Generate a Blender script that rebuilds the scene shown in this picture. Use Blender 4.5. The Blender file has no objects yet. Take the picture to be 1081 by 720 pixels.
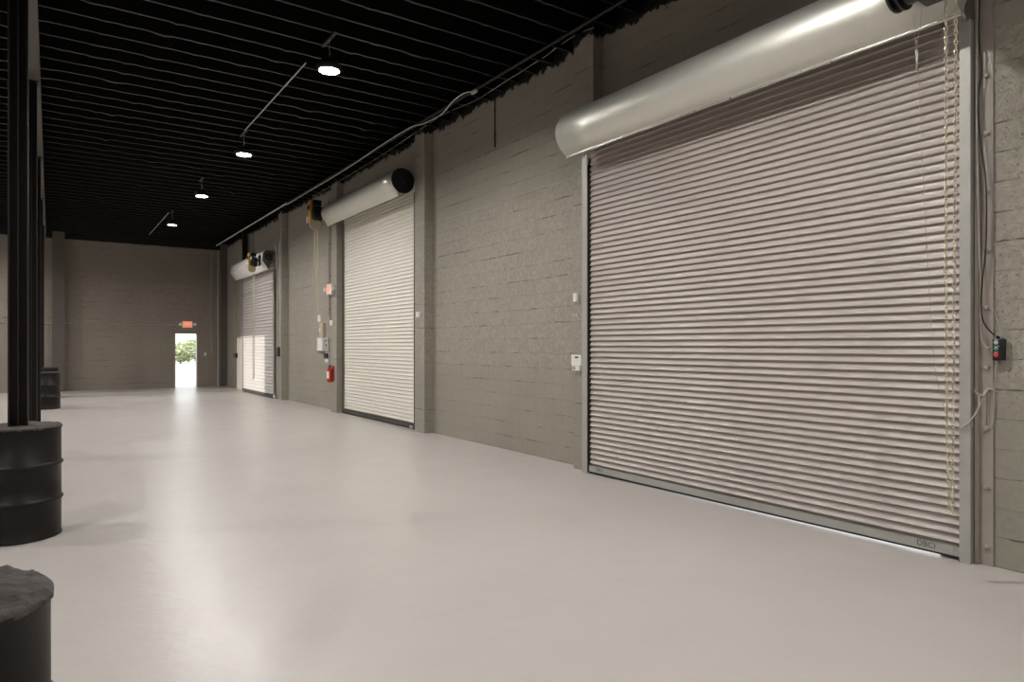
import bpy, bmesh, math, random
from mathutils import Vector, Matrix, noise as mnoise
random.seed(7)
S = bpy.context.scene
COL = S.collection
PI = math.pi

# ---------------------------------------------------------------- camera constants (1081x720 frame)
F_PX, VX, HY, CX, CAM_H = 712.0, 53.0, 365.0, 540.5, 1.52
YAW = math.atan((CX - VX) / F_PX)
c_, s_ = math.cos(YAW), math.sin(YAW)
def at(px, py, X):
    """world point on the plane x = X that the photo shows at pixel (px, py)"""
    t = (px - CX) / F_PX
    Y = X * (c_ - t * s_) / (t * c_ + s_)
    return Vector((X, Y, CAM_H + (HY - py) / F_PX * (Y * c_ + X * s_)))
def at_y(px, py, Y):
    t = (px - CX) / F_PX
    X = Y * (t * c_ + s_) / (c_ - t * s_)
    return Vector((X, Y, CAM_H + (HY - py) / F_PX * (Y * c_ + X * s_)))

# ---------------------------------------------------------------- materials
def nodes(name):
    m = bpy.data.materials.new(name); m.use_nodes = True
    nt = m.node_tree
    return m, nt, nt.nodes['Principled BSDF']
def mth(nt, op, a, b=None, clamp=False):
    n = nt.nodes.new('ShaderNodeMath'); n.operation = op; n.use_clamp = clamp
    for i, v in enumerate((a, b)):
        if v is None: continue
        if isinstance(v, (int, float)): n.inputs[i].default_value = v
        else: nt.links.new(v, n.inputs[i])
    return n.outputs[0]
def mixc(nt, fac, a, b, mode='MIX'):
    n = nt.nodes.new('ShaderNodeMix'); n.data_type = 'RGBA'; n.blend_type = mode
    for sock, v in ((n.inputs[0], fac), (n.inputs[6], a), (n.inputs[7], b)):
        if isinstance(v, (int, float)): sock.default_value = v
        elif isinstance(v, tuple): sock.default_value = (*v[:3], 1)
        else: nt.links.new(v, sock)
    return n.outputs[2]
def ntex(nt, vec, scale, detail=4, rough=0.6):
    n = nt.nodes.new('ShaderNodeTexNoise'); n.inputs['Scale'].default_value = scale
    n.inputs['Detail'].default_value = detail; n.inputs['Roughness'].default_value = rough
    if vec is not None: nt.links.new(vec, n.inputs['Vector'])
    return n.outputs['Fac']
def ramp(nt, fac, lo, hi):
    n = nt.nodes.new('ShaderNodeMapRange'); n.inputs[1].default_value = lo; n.inputs[2].default_value = hi
    nt.links.new(fac, n.inputs[0]); return n.outputs[0]
def posn(nt):
    return nt.nodes.new('ShaderNodeNewGeometry').outputs['Position']
def mat(name, col, rough=0.5, metal=0.0, var=0.12, vscale=6.0, bump=0.0, bscale=40.0, rvar=0.0, spec=0.5):
    m, nt, p = nodes(name)
    pos = posn(nt)
    n = ntex(nt, pos, vscale)
    dark = tuple(v * (1 - var) for v in col); lite = tuple(min(1, v * (1 + var)) for v in col)
    nt.links.new(mixc(nt, n, dark, lite), p.inputs['Base Color'])
    p.inputs['Roughness'].default_value = rough; p.inputs['Metallic'].default_value = metal
    p.inputs['Specular IOR Level'].default_value = spec
    if rvar:
        nt.links.new(mth(nt, 'ADD', mth(nt, 'MULTIPLY', ntex(nt, pos, vscale * 2.3), rvar), rough - rvar / 2), p.inputs['Roughness'])
    if bump:
        b = nt.nodes.new('ShaderNodeBump'); b.inputs['Strength'].default_value = 1; b.inputs['Distance'].default_value = bump
        nt.links.new(ntex(nt, pos, bscale), b.inputs['Height']); nt.links.new(b.outputs[0], p.inputs['Normal'])
    return m
def emit(name, col, strength):
    m, nt, p = nodes(name)
    p.inputs['Base Color'].default_value = (*col, 1)
    p.inputs['Emission Color'].default_value = (*col, 1); p.inputs['Emission Strength'].default_value = strength
    return m

def block_material(name, base, overspray=None, ragged=0.45):
    """painted concrete block: 8x16 in. courses in running bond, pores, chips, optional ragged black overspray at the top"""
    m, nt, p = nodes(name)
    pos = posn(nt)
    sx = nt.nodes.new('ShaderNodeSeparateXYZ'); nt.links.new(pos, sx.inputs[0])
    u = mth(nt, 'ADD', sx.outputs[0], sx.outputs[1])
    cb = nt.nodes.new('ShaderNodeCombineXYZ'); nt.links.new(u, cb.inputs[0])
    wob = mth(nt, 'MULTIPLY', mth(nt, 'SUBTRACT', ntex(nt, pos, 3.0, 2), 0.5), 0.02)
    nt.links.new(mth(nt, 'ADD', sx.outputs[2], wob), cb.inputs[1])
    br = nt.nodes.new('ShaderNodeTexBrick'); nt.links.new(cb.outputs[0], br.inputs['Vector'])
    br.inputs['Scale'].default_value = 1; br.inputs['Mortar Size'].default_value = 0.005
    br.inputs['Mortar Smooth'].default_value = 0.6
    br.inputs['Brick Width'].default_value = 0.4064; br.inputs['Row Height'].default_value = 0.2032
    br.inputs['Color1'].default_value = (0.42, 0.42, 0.42, 1); br.inputs['Color2'].default_value = (0.58, 0.58, 0.58, 1)
    joint = br.outputs['Fac']
    patch = ramp(nt, ntex(nt, pos, 1.3, 3), 0.40, 0.70)
    jm = mth(nt, 'MULTIPLY', joint, patch)
    # open chipped bed joints: short horizontal runs only
    st = nt.nodes.new('ShaderNodeCombineXYZ'); nt.links.new(mth(nt, 'MULTIPLY', u, 0.9), st.inputs[0]); nt.links.new(mth(nt, 'MULTIPLY', sx.outputs[2], 3.2), st.inputs[1])
    fz = mth(nt, 'ABSOLUTE', mth(nt, 'SUBTRACT', mth(nt, 'FRACT', mth(nt, 'ADD', mth(nt, 'DIVIDE', mth(nt, 'ADD', sx.outputs[2], wob), 0.2032), 0.5)), 0.5))
    bed = ramp(nt, fz, 0.040, 0.018)
    chip = mth(nt, 'MULTIPLY', bed, ramp(nt, ntex(nt, st.outputs[0], 2.0, 5, 0.7), 0.53, 0.60))
    big = ntex(nt, pos, 0.9, 5, 0.6); fine = ntex(nt, pos, 24, 5, 0.85)
    pores = ramp(nt, ntex(nt, pos, 48, 2, 0.8), 0.60, 0.70)
    rough_zone = mth(nt, 'MULTIPLY', ramp(nt, sx.outputs[2], 1.05, 1.35), ramp(nt, sx.outputs[2], 3.75, 3.55))
    rz = mth(nt, 'ADD', mth(nt, 'MULTIPLY', rough_zone, 0.7), 0.3)
    pores = mth(nt, 'MULTIPLY', pores, rz)
    colr = mixc(nt, big, tuple(v * 0.84 for v in base), tuple(v * 1.16 for v in base))
    colr = mixc(nt, 0.10, colr, br.outputs['Color'], 'OVERLAY')
    colr = mixc(nt, mth(nt, 'MULTIPLY', mth(nt, 'MULTIPLY', ramp(nt, fine, 0.44, 0.58), 0.75), rz), colr, tuple(v * 1.42 for v in base))
    colr = mixc(nt, mth(nt, 'MULTIPLY', jm, 0.16), colr, tuple(v * 0.55 for v in base))
    colr = mixc(nt, mth(nt, 'MULTIPLY', chip, 0.6), colr, tuple(v * 0.30 for v in base))
    colr = mixc(nt, mth(nt, 'MULTIPLY', pores, 0.45), colr, tuple(v * 0.45 for v in base))
    if overspray:
        ridge = ramp(nt, mth(nt, 'ABSOLUTE', mth(nt, 'SUBTRACT', mth(nt, 'ADD', sx.outputs[2], wob), 3.66)), 0.016, 0.006)
        colr = mixc(nt, mth(nt, 'MULTIPLY', ridge, 0.5), colr, tuple(v * 1.5 for v in base))
        edge = mth(nt, 'ADD', sx.outputs[2], mth(nt, 'MULTIPLY', mth(nt, 'SUBTRACT', ntex(nt, pos, 5, 6, 0.75), 0.5), ragged))
        colr = mixc(nt, ramp(nt, edge, overspray, overspray + 0.02), colr, (0.004, 0.0038, 0.0036))
    nt.links.new(colr, p.inputs['Base Color'])
    p.inputs['Roughness'].default_value = 0.62; p.inputs['Specular IOR Level'].default_value = 0.35
    h = mth(nt, 'SUBTRACT', mth(nt, 'MULTIPLY', fine, 0.5), mth(nt, 'ADD', mth(nt, 'MULTIPLY', joint, 0.25), mth(nt, 'ADD', pores, chip)))
    b = nt.nodes.new('ShaderNodeBump'); b.inputs['Distance'].default_value = 0.008; b.inputs['Strength'].default_value = 1.0
    nt.links.new(h, b.inputs['Height']); nt.links.new(b.outputs[0], p.inputs['Normal'])
    return m

def floor_material():
    m, nt, p = nodes('painted_floor')
    pos = posn(nt)
    big = ntex(nt, pos, 0.5, 4); mid = ntex(nt, pos, 2.6, 5, 0.65)
    base = (0.485, 0.447, 0.418)
    colr = mixc(nt, big, tuple(v * 0.92 for v in base), tuple(v * 1.06 for v in base))
    colr = mixc(nt, mth(nt, 'MULTIPLY', ramp(nt, mid, 0.45, 0.75), 0.30), colr, tuple(v * 0.86 for v in base))
    speck = ramp(nt, ntex(nt, pos, 16, 2, 0.9), 0.80, 0.82)
    colr = mixc(nt, mth(nt, 'MULTIPLY', speck, 0.35), colr, (0.16, 0.14, 0.13))
    # hairline crack wandering across the slab
    sx = nt.nodes.new('ShaderNodeSeparateXYZ'); nt.links.new(pos, sx.inputs[0])
    wand = mth(nt, 'MULTIPLY', mth(nt, 'SUBTRACT', ntex(nt, pos, 1.2, 6, 0.7), 0.5), 0.35)
    d = mth(nt, 'ABSOLUTE', mth(nt, 'SUBTRACT', mth(nt, 'ADD', sx.outputs[1], wand), 9.6))
    colr = mixc(nt, mth(nt, 'MULTIPLY', ramp(nt, d, 0.008, 0.0), 0.35), colr, (0.2, 0.18, 0.17))
    nt.links.new(colr, p.inputs['Base Color'])
    nt.links.new(mth(nt, 'ADD', mth(nt, 'MULTIPLY', ntex(nt, pos, 1.7, 2), 0.14), 0.245), p.inputs['Roughness'])
    p.inputs['Specular IOR Level'].default_value = 0.45
    b = nt.nodes.new('ShaderNodeBump'); b.inputs['Distance'].default_value = 0.012; b.inputs['Strength'].default_value = 0.5
    nt.links.new(ntex(nt, pos, 3.5, 3), b.inputs['Height']); nt.links.new(b.outputs[0], p.inputs['Normal'])
    return m

M = {}
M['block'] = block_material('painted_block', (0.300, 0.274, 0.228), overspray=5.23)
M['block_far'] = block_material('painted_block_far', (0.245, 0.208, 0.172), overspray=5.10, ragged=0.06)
M['floor'] = floor_material()
M['black'] = mat('black_ceiling_paint', (0.0068, 0.0060, 0.0055), 0.40, var=0.5, vscale=3, bump=0.005, bscale=22, spec=0.34)
M['deck'] = mat('black_roof_deck', (0.004, 0.0037, 0.0035), 0.8, var=0.4, spec=0.1)
M['brown_steel'] = mat('dark_brown_painted_steel', (0.021, 0.0155, 0.013), 0.45, var=0.25, bump=0.0008, bscale=30, spec=0.3)
M['mid_brown'] = mat('mid_brown_paint', (0.105, 0.086, 0.072), 0.55, var=0.15)
M['beam_paint'] = mat('brown_beam_paint', (0.075, 0.062, 0.054), 0.5, var=0.2, bump=0.0008, bscale=30)
M['drum'] = mat('dark_painted_drum', (0.0095, 0.0070, 0.0062), 0.45, var=0.3, bump=0.001, bscale=12, spec=0.28)
M['tar'] = mat('rough_dark_fill', (0.060, 0.047, 0.042), 0.72, var=0.5, vscale=18, bump=0.012, bscale=26)
M['slat'] = mat('grey_painted_slat', (0.465, 0.415, 0.375), 0.42, var=0.05, vscale=2.5)
M['slat_white'] = mat('cream_painted_slat', (0.74, 0.71, 0.63), 0.42, var=0.05, vscale=2.5)
M['slat_far'] = mat('pale_painted_slat', (0.54, 0.505, 0.475), 0.42, var=0.06, vscale=2.5)
M['galv'] = mat('galvanised_steel', (0.56, 0.55, 0.51), 0.30, metal=0.85, var=0.10, vscale=5, rvar=0.18)
M['galv_hood'] = mat('galvanised_sheet', (0.68, 0.67, 0.60), 0.47, metal=0.70, var=0.07, vscale=3, rvar=0.10)
M['galv_matt'] = mat('dull_galvanised_angle', (0.43, 0.42, 0.385), 0.5, metal=0.35, var=0.12, vscale=9)
M['jamb'] = mat('painted_steel_jamb', (0.33, 0.29, 0.25), 0.36, var=0.15, vscale=7)
M['dark_jamb'] = mat('dark_brown_guide', (0.05, 0.041, 0.034), 0.5, var=0.2)
M['rubber'] = mat('black_rubber', (0.012, 0.012, 0.012), 0.6)
M['blackm'] = mat('black_enamel', (0.010, 0.010, 0.011), 0.35, var=0.2)
M['yellow'] = mat('yellow_enamel', (0.62, 0.36, 0.03), 0.4, var=0.12, vscale=14)
M['tan'] = mat('tan_cover', (0.50, 0.42, 0.29), 0.5)
M['brass'] = mat('brassy_chain', (0.62, 0.56, 0.42), 0.38, metal=0.4, var=0.15, vscale=30)
M['white'] = mat('white_plastic', (0.78, 0.76, 0.72), 0.4, var=0.03)
M['grey'] = mat('grey_enclosure', (0.42, 0.41, 0.38), 0.45, var=0.06)
M['cord'] = mat('pale_cord', (0.46, 0.42, 0.37), 0.8)
M['cable'] = mat('black_cable', (0.02, 0.018, 0.017), 0.55)
M['white_cable'] = mat('white_cable', (0.62, 0.60, 0.57), 0.5)
M['red'] = mat('red_enamel', (0.45, 0.022, 0.018), 0.3, var=0.08)
M['btn_red'] = mat('red_button', (0.62, 0.06, 0.07), 0.35)
M['btn_green'] = mat('green_button', (0.10, 0.30, 0.20), 0.4)
M['btn_pale'] = mat('pale_button', (0.42, 0.50, 0.50), 0.4)
M['teal_ink'] = mat('teal_ink', (0.05, 0.11, 0.10), 0.6)
M['exit_red'] = emit('lit_exit_letters', (0.9, 0.16, 0.08), 1.6)
M['exit_face'] = emit('lit_exit_face', (0.86, 0.40, 0.28), 0.35)
M['lens'] = emit('led_lens', (1.0, 0.975, 0.94), 1.0)
M['leaf'] = mat('leaves', (0.42, 0.46, 0.27), 0.6, var=0.4, vscale=1.5)
M['bark'] = mat('bark', (0.10, 0.075, 0.05), 0.8)
M['concrete_out'] = mat('outdoor_concrete', (0.62, 0.61, 0.59), 0.8, var=0.08, vscale=0.6)

# ---------------------------------------------------------------- mesh helpers
def bm_new(): return bmesh.new()
def box(bm, x0, x1, y0, y1, z0, z1, bev=0.0):
    vs = [bm.verts.new((x, y, z)) for x in (x0, x1) for y in (y0, y1) for z in (z0, z1)]
    fs = [bm.faces.new([vs[i] for i in q]) for q in ((0, 1, 3, 2), (4, 6, 7, 5), (0, 4, 5, 1), (2, 3, 7, 6), (0, 2, 6, 4), (1, 5, 7, 3))]
    if bev:
        bmesh.ops.bevel(bm, geom=list({e for f in fs for e in f.edges}), offset=bev, segments=2, profile=0.5, affect='EDGES')
def frame_of(d):
    d = Vector(d).normalized()
    a = Vector((0, 0, 1)) if abs(d.z) < 0.9 else Vector((1, 0, 0))
    u = d.cross(a).normalized(); return u, d.cross(u).normalized()
def tube(bm, pts, r, n=8, cap=True):
    pts = [Vector(p) for p in pts]; rings = []
    for i, p in enumerate(pts):
        d = pts[min(i + 1, len(pts) - 1)] - pts[max(i - 1, 0)]
        u, v = frame_of(d)
        if rings:   # keep the frame from twisting
            u = (prev_u - d.normalized() * prev_u.dot(d.normalized())).normalized(); v = d.normalized().cross(u)
        prev_u = u
        rr = r[i] if isinstance(r, (list, tuple)) else r
        rings.append([bm.verts.new(p + (u * math.cos(2 * PI * k / n) + v * math.sin(2 * PI * k / n)) * rr) for k in range(n)])
    for a, b in zip(rings, rings[1:]):
        for k in range(n): bm.faces.new((a[k], a[(k + 1) % n], b[(k + 1) % n], b[k]))
    if cap: bm.faces.new(rings[0][::-1]); bm.faces.new(rings[-1])
def lathe(bm, prof, n=48, centre=(0, 0, 0), axis='z', caps=True):
    cx, cy, cz = centre; rings = []
    for r, h in prof:
        ring = []
        for k in range(n):
            a = 2 * PI * k / n; p, q = r * math.cos(a), r * math.sin(a)
            ring.append(bm.verts.new({'z': (cx + p, cy + q, cz + h), 'y': (cx + p, cy + h, cz + q), 'x': (cx + h, cy + p, cz + q)}[axis]))
        rings.append(ring)
    for a, b in zip(rings, rings[1:]):
        for k in range(n): bm.faces.new((a[k], a[(k + 1) % n], b[(k + 1) % n], b[k]))
    if caps: bm.faces.new(rings[0][::-1]); bm.faces.new(rings[-1])
def cyl(bm, p, q, r, n=24): tube(bm, [p, q], r, n)
def sweep_y(bm, prof, ys, closed=False):
    """profile of (x, z) points swept along y"""
    rings = [[bm.verts.new((x, y, z)) for x, z in prof] for y in ys]
    m = len(prof)
    for a, b in zip(rings, rings[1:]):
        for k in range(m if closed else m - 1): bm.faces.new((a[k], a[(k + 1) % m], b[(k + 1) % m], b[k]))
    if closed: bm.faces.new(rings[0][::-1]); bm.faces.new(rings[-1])
def obj(name, bm, m, parent=None, smooth=False, ang=40):
    bmesh.ops.recalc_face_normals(bm, faces=bm.faces)
    me = bpy.data.meshes.new(name); bm.to_mesh(me); bm.free()
    for mm in (m if isinstance(m, (list, tuple)) else [m]): me.materials.append(mm)
    o = bpy.data.objects.new(name, me); COL.objects.link(o)
    if parent:
        o.parent = parent
        loc = parent.location.copy(); p = parent.parent
        while p: loc += p.location; p = p.parent
        o.matrix_parent_inverse = Matrix.Identity(4); o.location = -loc   # meshes are written in world coordinates
    if smooth:
        for poly in me.polygons: poly.use_smooth = True
        me.set_sharp_from_angle(angle=math.radians(ang))
    return o
def sub(name, bm, m, part, smooth=False):
    """sub-part under a part mesh (the part is already offset so its frame is the world frame)"""
    o = obj(name, bm, m, None, smooth); o.parent = part; return o
def tag(o, label, cat, group=None, kind=None):
    o['label'] = label; o['category'] = cat
    if group: o['group'] = group
    if kind: o['kind'] = kind
    return o
def thing(name, loc, label, cat, group=None):
    o = bpy.data.objects.new(name, None); COL.objects.link(o); o.location = loc; o.empty_display_size = 0.2
    return tag(o, label, cat, group)
def structure(o, label, cat): return tag(o, label, cat, None, 'structure')
def copy_tree(o, parent=None):
    c = o.copy(); COL.objects.link(c); c.parent = parent
    for ch in list(o.children): copy_tree(ch, c)
    return c
def text_mesh(bm_target, s, size, place, depth=0.002):
    """lettering (built-in font) turned to mesh; place maps (u, v, w) -> world"""
    cu = bpy.data.curves.new('t', 'FONT'); cu.body = s; cu.size = size; cu.extrude = depth; cu.align_x = 'CENTER'; cu.align_y = 'CENTER'
    o = bpy.data.objects.new('t', cu); COL.objects.link(o)
    dg = bpy.context.evaluated_depsgraph_get(); dg.update()
    me = bpy.data.meshes.new_from_object(o.evaluated_get(dg))
    vs = [bm_target.verts.new(place(*v.co)) for v in me.vertices]
    for p in me.polygons:
        try: bm_target.faces.new([vs[i] for i in p.vertices])
        except ValueError: pass
    bpy.data.objects.remove(o); bpy.data.meshes.remove(me); bpy.data.curves.remove(cu)

# ---------------------------------------------------------------- the room shell
XW, XP = 5.52, 5.36              # right wall face, pilaster face
YF = 27.2                        # far wall face
YN, XL, ZT = -5.0, -6.2, 5.60
bm = bm_new(); box(bm, XL - 0.2, XW + 0.2, YN - 0.2, YF + 0.2, -0.2, 0)
structure(obj('floor', bm, M['floor']), 'pale grey glossy painted concrete floor', 'floor')
DOORS = [(2.25, 6.05, 3.72), (11.12, 14.62, 4.28), (19.85, 23.55, 3.72)]
bm = bm_new()
y = YN
for y0, y1, zt in DOORS:
    box(bm, XW, XW + 0.2, y, y0, 0, ZT); box(bm, XW, XW + 0.2, y0, y1, zt, ZT); y = y1
box(bm, XW, XW + 0.2, y, YF, 0, ZT)
wr = structure(obj('wall_right', bm, M['block']), 'long grey painted concrete block wall holding three roll-up shutters', 'wall')
PIL = [(1.74, 2.12), (6.11, 6.47), (10.52, 10.89), (14.87, 15.24), (19.2, 19.6), (23.6, 23.97)]
for a, b in PIL:
    bm = bm_new(); box(bm, XP, XW, a, b, 0, ZT); obj('pilaster', bm, M['block'], wr)
# far wall with the open personnel doorway
DX0, DX1, DZ = 3.72, 4.52, 2.0
bm = bm_new()
box(bm, XL, DX0, YF, YF + 0.2, 0, ZT); box(bm, DX1, XW + 0.2, YF, YF + 0.2, 0, ZT); box(bm, DX0, DX1, YF, YF + 0.2, DZ, ZT)
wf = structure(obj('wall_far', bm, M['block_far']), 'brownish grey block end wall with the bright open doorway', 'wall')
bm = bm_new(); box(bm, 0.06, 0.40, YF - 0.28, YF, 0, ZT); obj('pilaster', bm, M['mid_brown'], wf)
bm = bm_new(); box(bm, XW - 0.22, XW, YF - 0.12, YF, 0, ZT); obj('pilaster', bm, M['mid_brown'], wf)
# left wall (outside the frame) with an open loading doorway at its far end
bm = bm_new()
LD = (20.9, 25.5, 3.7)
box(bm, XL - 0.2, XL, YN, LD[0], 0, ZT); box(bm, XL - 0.2, XL, LD[1], YF + 0.2, 0, ZT); box(bm, XL - 0.2, XL, LD[0], LD[1], LD[2], ZT)
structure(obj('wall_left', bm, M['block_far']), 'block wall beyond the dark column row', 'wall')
bm = bm_new(); box(bm, XL, XW + 0.2, YN - 0.2, YN, 0, ZT)
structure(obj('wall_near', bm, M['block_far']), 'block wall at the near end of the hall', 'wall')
# doorway frame
bm = bm_new()
for x0, x1, z0, z1 in ((DX0, DX0 + 0.045, 0, DZ), (DX1 - 0.045, DX1, 0, DZ), (DX0, DX1, DZ - 0.045, DZ)):
    box(bm, x0, x1, YF - 0.015, YF + 0.215, z0, z1)
d1 = structure(obj('door_1', bm, M['jamb']), 'steel frame of the bright open doorway in the end wall', 'door')
bm = bm_new(); box(bm, DX0 + 0.02, DX0 + 0.065, YF + 0.22, YF + 1.02, 0.01, DZ - 0.02, 0.004)
leaf = obj('door_leaf', bm, M['white'], d1)
bm = bm_new(); lathe(bm, [(0.012, 0), (0.012, 0.05), (0.03, 0.055), (0.03, 0.085), (0.02, 0.095)], 16, (DX0 + 0.065, YF + 0.93, 1.0), 'x'); sub('knob', bm, M['galv'], leaf, True)

# ceiling: black deck, black joists with lumpy paint on their lower edges
bm = bm_new(); box(bm, XL - 0.2, XW + 0.2, YN - 0.2, YF + 0.2, ZT, ZT + 0.15)
ce = structure(obj('ceiling', bm, M['deck']), 'black painted roof deck carried on close set joists', 'ceiling')
JZ, JP = 5.28, 0.40
def joist(yc, seed):
    bm = bm_new(); n = 150; rings = []
    for i in range(n + 1):
        x = XL + 0.01 + (XW - XL - 0.02) * i / n
        w = 0.017; rg = mnoise.noise((x * 2.2, seed * 3.7, 0))
        lump = max(0, mnoise.noise((x * 3.1, seed * 9.1, 5)) - 0.25) * 0.05
        jy = 0.006 * mnoise.noise((x * 0.6, seed * 5.3, 9)) + 0.002 * rg
        lump += max(0, mnoise.noise((x * 9, seed * 4.3, 2)) - 0.2) * 0.03
        zb = JZ - lump + 0.002 * rg + 0.003 * mnoise.noise((x * 14, seed * 2.3, 7))
        rings.append([bm.verts.new(p) for p in ((x, yc + jy - w - lump * .5, zb), (x, yc + jy + w + lump * .5, zb), (x, yc + w, ZT), (x, yc - w, ZT))])
    for a, b in zip(rings, rings[1:]):
        for k in range(4): bm.faces.new((a[k], a[(k + 1) % 4], b[(k + 1) % 4], b[k]))
    bm.faces.new(rings[0]); bm.faces.new(rings[-1][::-1])
    return obj('joist', bm, M['black'], ce)
yj, k = 1.5, 0
while yj < YF - 0.15:
    joist(yj, k); yj += JP; k += 1

# ---------------------------------------------------------------- column row, roof beam, oil drums
XC = -0.21
beam = thing('roof_beam', (XC, 10, 5.04), 'dark brown steel beam running along the row of columns', 'beam')
bm = bm_new(); box(bm, XC - 0.1, XC + 0.1, YN, YF - 0.28, 5.04, 5.055); obj('bottom_flange', bm, M['beam_paint'], beam)
bm = bm_new(); box(bm, XC - 0.006, XC + 0.006, YN, YF - 0.28, 5.055, 5.255); obj('web', bm, M['brown_steel'], beam)
bm = bm_new(); box(bm, XC - 0.1, XC + 0.1, YN, YF - 0.28, 5.255, 5.27); obj('top_flange', bm, M['brown_steel'], beam)
COLS = [2.20, 6.66, 11.05, 15.4, 19.75, 24.1]
col_label = {2.20: 'dark steel column rising from the nearest drum', 6.66: 'nearest full height dark steel column, rising from the large ringed drum',
             11.05: 'second dark steel column, its top meeting the beam behind the nearest column',
             15.4: 'third dark steel column behind the nearest column, standing on bare floor',
             19.75: 'dark steel column rising from the small far drum', 24.1: 'last dark steel column before the far end wall'}
for yc in COLS:
    t = thing('steel_column', (XC, yc, 0), col_label[yc], 'column', 'dark steel columns in a row')
    has_drum = yc in (2.20, 6.66, 19.75, 24.1)
    z0 = 0.80 if has_drum else 0.012
    bm = bm_new(); box(bm, XC - 0.005, XC + 0.005, yc - 0.055, yc + 0.055, z0, 5.028); obj('web', bm, M['brown_steel'], t)
    # flanges seen edge on as two pale lines
    for sx in (-1, 1):
        bm = bm_new(); box(bm, XC + sx * 0.060 - 0.006, XC + sx * 0.060 + 0.006, yc - 0.065, yc + 0.065, z0, 5.028, 0.001); obj('flange', bm, M['brown_steel'], t)
    bm = bm_new(); box(bm, XC - 0.06, XC + 0.06, yc - 0.004, yc + 0.004, z0, 5.028); obj('web', bm, M['brown_steel'], t)
    bm = bm_new(); box(bm, XC - 0.09, XC + 0.09, yc - 0.10, yc + 0.10, 5.028, 5.04, 0.001); obj('cap_plate', bm, M['brown_steel'], t)
    if not has_drum:
        bm = bm_new(); box(bm, XC - 0.11, XC + 0.11, yc - 0.11, yc + 0.11, 0, 0.012, 0.001); obj('base_plate', bm, M['brown_steel'], t)

DR, DH = 0.287, 0.875
def drum(yc, label, group, seed, XC=XC, lump=0.45):
    t = thing('oil_drum', (XC, yc, 0), label, 'drum', group)
    prof = [(DR - 0.012, 0.0), (DR + 0.005, 0.004), (DR + 0.005, 0.016), (DR, 0.022)]
    def ring(h): return [(DR, h - 0.020), (DR + 0.008, h - 0.013), (DR + 0.014, h - 0.005), (DR + 0.014, h + 0.005), (DR + 0.008, h + 0.013), (DR, h + 0.020)]
    prof += ring(0.30) + ring(0.58) + [(DR, DH - 0.02)]
    bm = bm_new(); lathe(bm, prof, 72, (XC, yc, 0)); obj('drum_body', bm, M['drum'], t, True, 50)
    bm = bm_new(); lathe(bm, [(DR - 0.01, DH - 0.022), (DR + 0.007, DH - 0.018), (DR + 0.007, DH - 0.003), (DR - 0.004, DH + 0.001), (DR - 0.01, DH - 0.01)], 72, (XC, yc, 0))
    obj('rim', bm, M['drum'], t, True)
    # rough dark fill poured over the top, ragged over the rim
    bm = bm_new(); R, A = 30, 150; rows = []
    for i in range(R + 1):
        row = []
        for a in range(A):
            th = 2 * PI * a / A
            rr = (DR + 0.006 + lump * (0.010 * mnoise.noise((math.cos(th) * 7, math.sin(th) * 7, seed)) + 0.006 * mnoise.noise((math.cos(th) * 20, math.sin(th) * 20, seed)))) * (0.02 + 0.98 * i / R)
            x, y = XC + rr * math.cos(th), yc + rr * math.sin(th)
            z = DH + 0.010 + lump * (0.012 * mnoise.noise((x * 7, y * 7, seed)) + 0.009 * mnoise.noise((x * 22, y * 22, seed)) + 0.006 * mnoise.noise((x * 55, y * 55, seed)))
            if i == R: z = DH - 0.004 + 0.010 * mnoise.noise((x * 20, y * 20, seed + 3))
            row.append(bm.verts.new((x, y, z)))
        rows.append(row)
    for p, q in zip(rows, rows[1:]):
        for a in range(A): bm.faces.new((p[a], p[(a + 1) % A], q[(a + 1) % A], q[a]))
    bm.faces.new(rows[0])
    bot = [bm.verts.new((v.co.x, v.co.y, DH - 0.012)) for v in rows[-1]]
    for a in range(A): bm.faces.new((rows[-1][a], rows[-1][(a + 1) % A], bot[(a + 1) % A], bot[a]))
    obj('drum_fill', bm, M['tar'], t, True, 70)
DG = 'dark painted drums around the column feet'
drum(2.20, 'nearest black drum with a rough lumpy tarred top', DG, 1.0, -0.285, 1.0)
drum(6.66, 'large black ringed drum around the foot of the nearest full column', DG, 2.0)
drum(19.75, 'small far black drum before the end wall', DG, 3.0, -0.08)
drum(24.1, 'last black drum, almost hidden behind the small far drum', DG, 4.0, -0.08)

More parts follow.
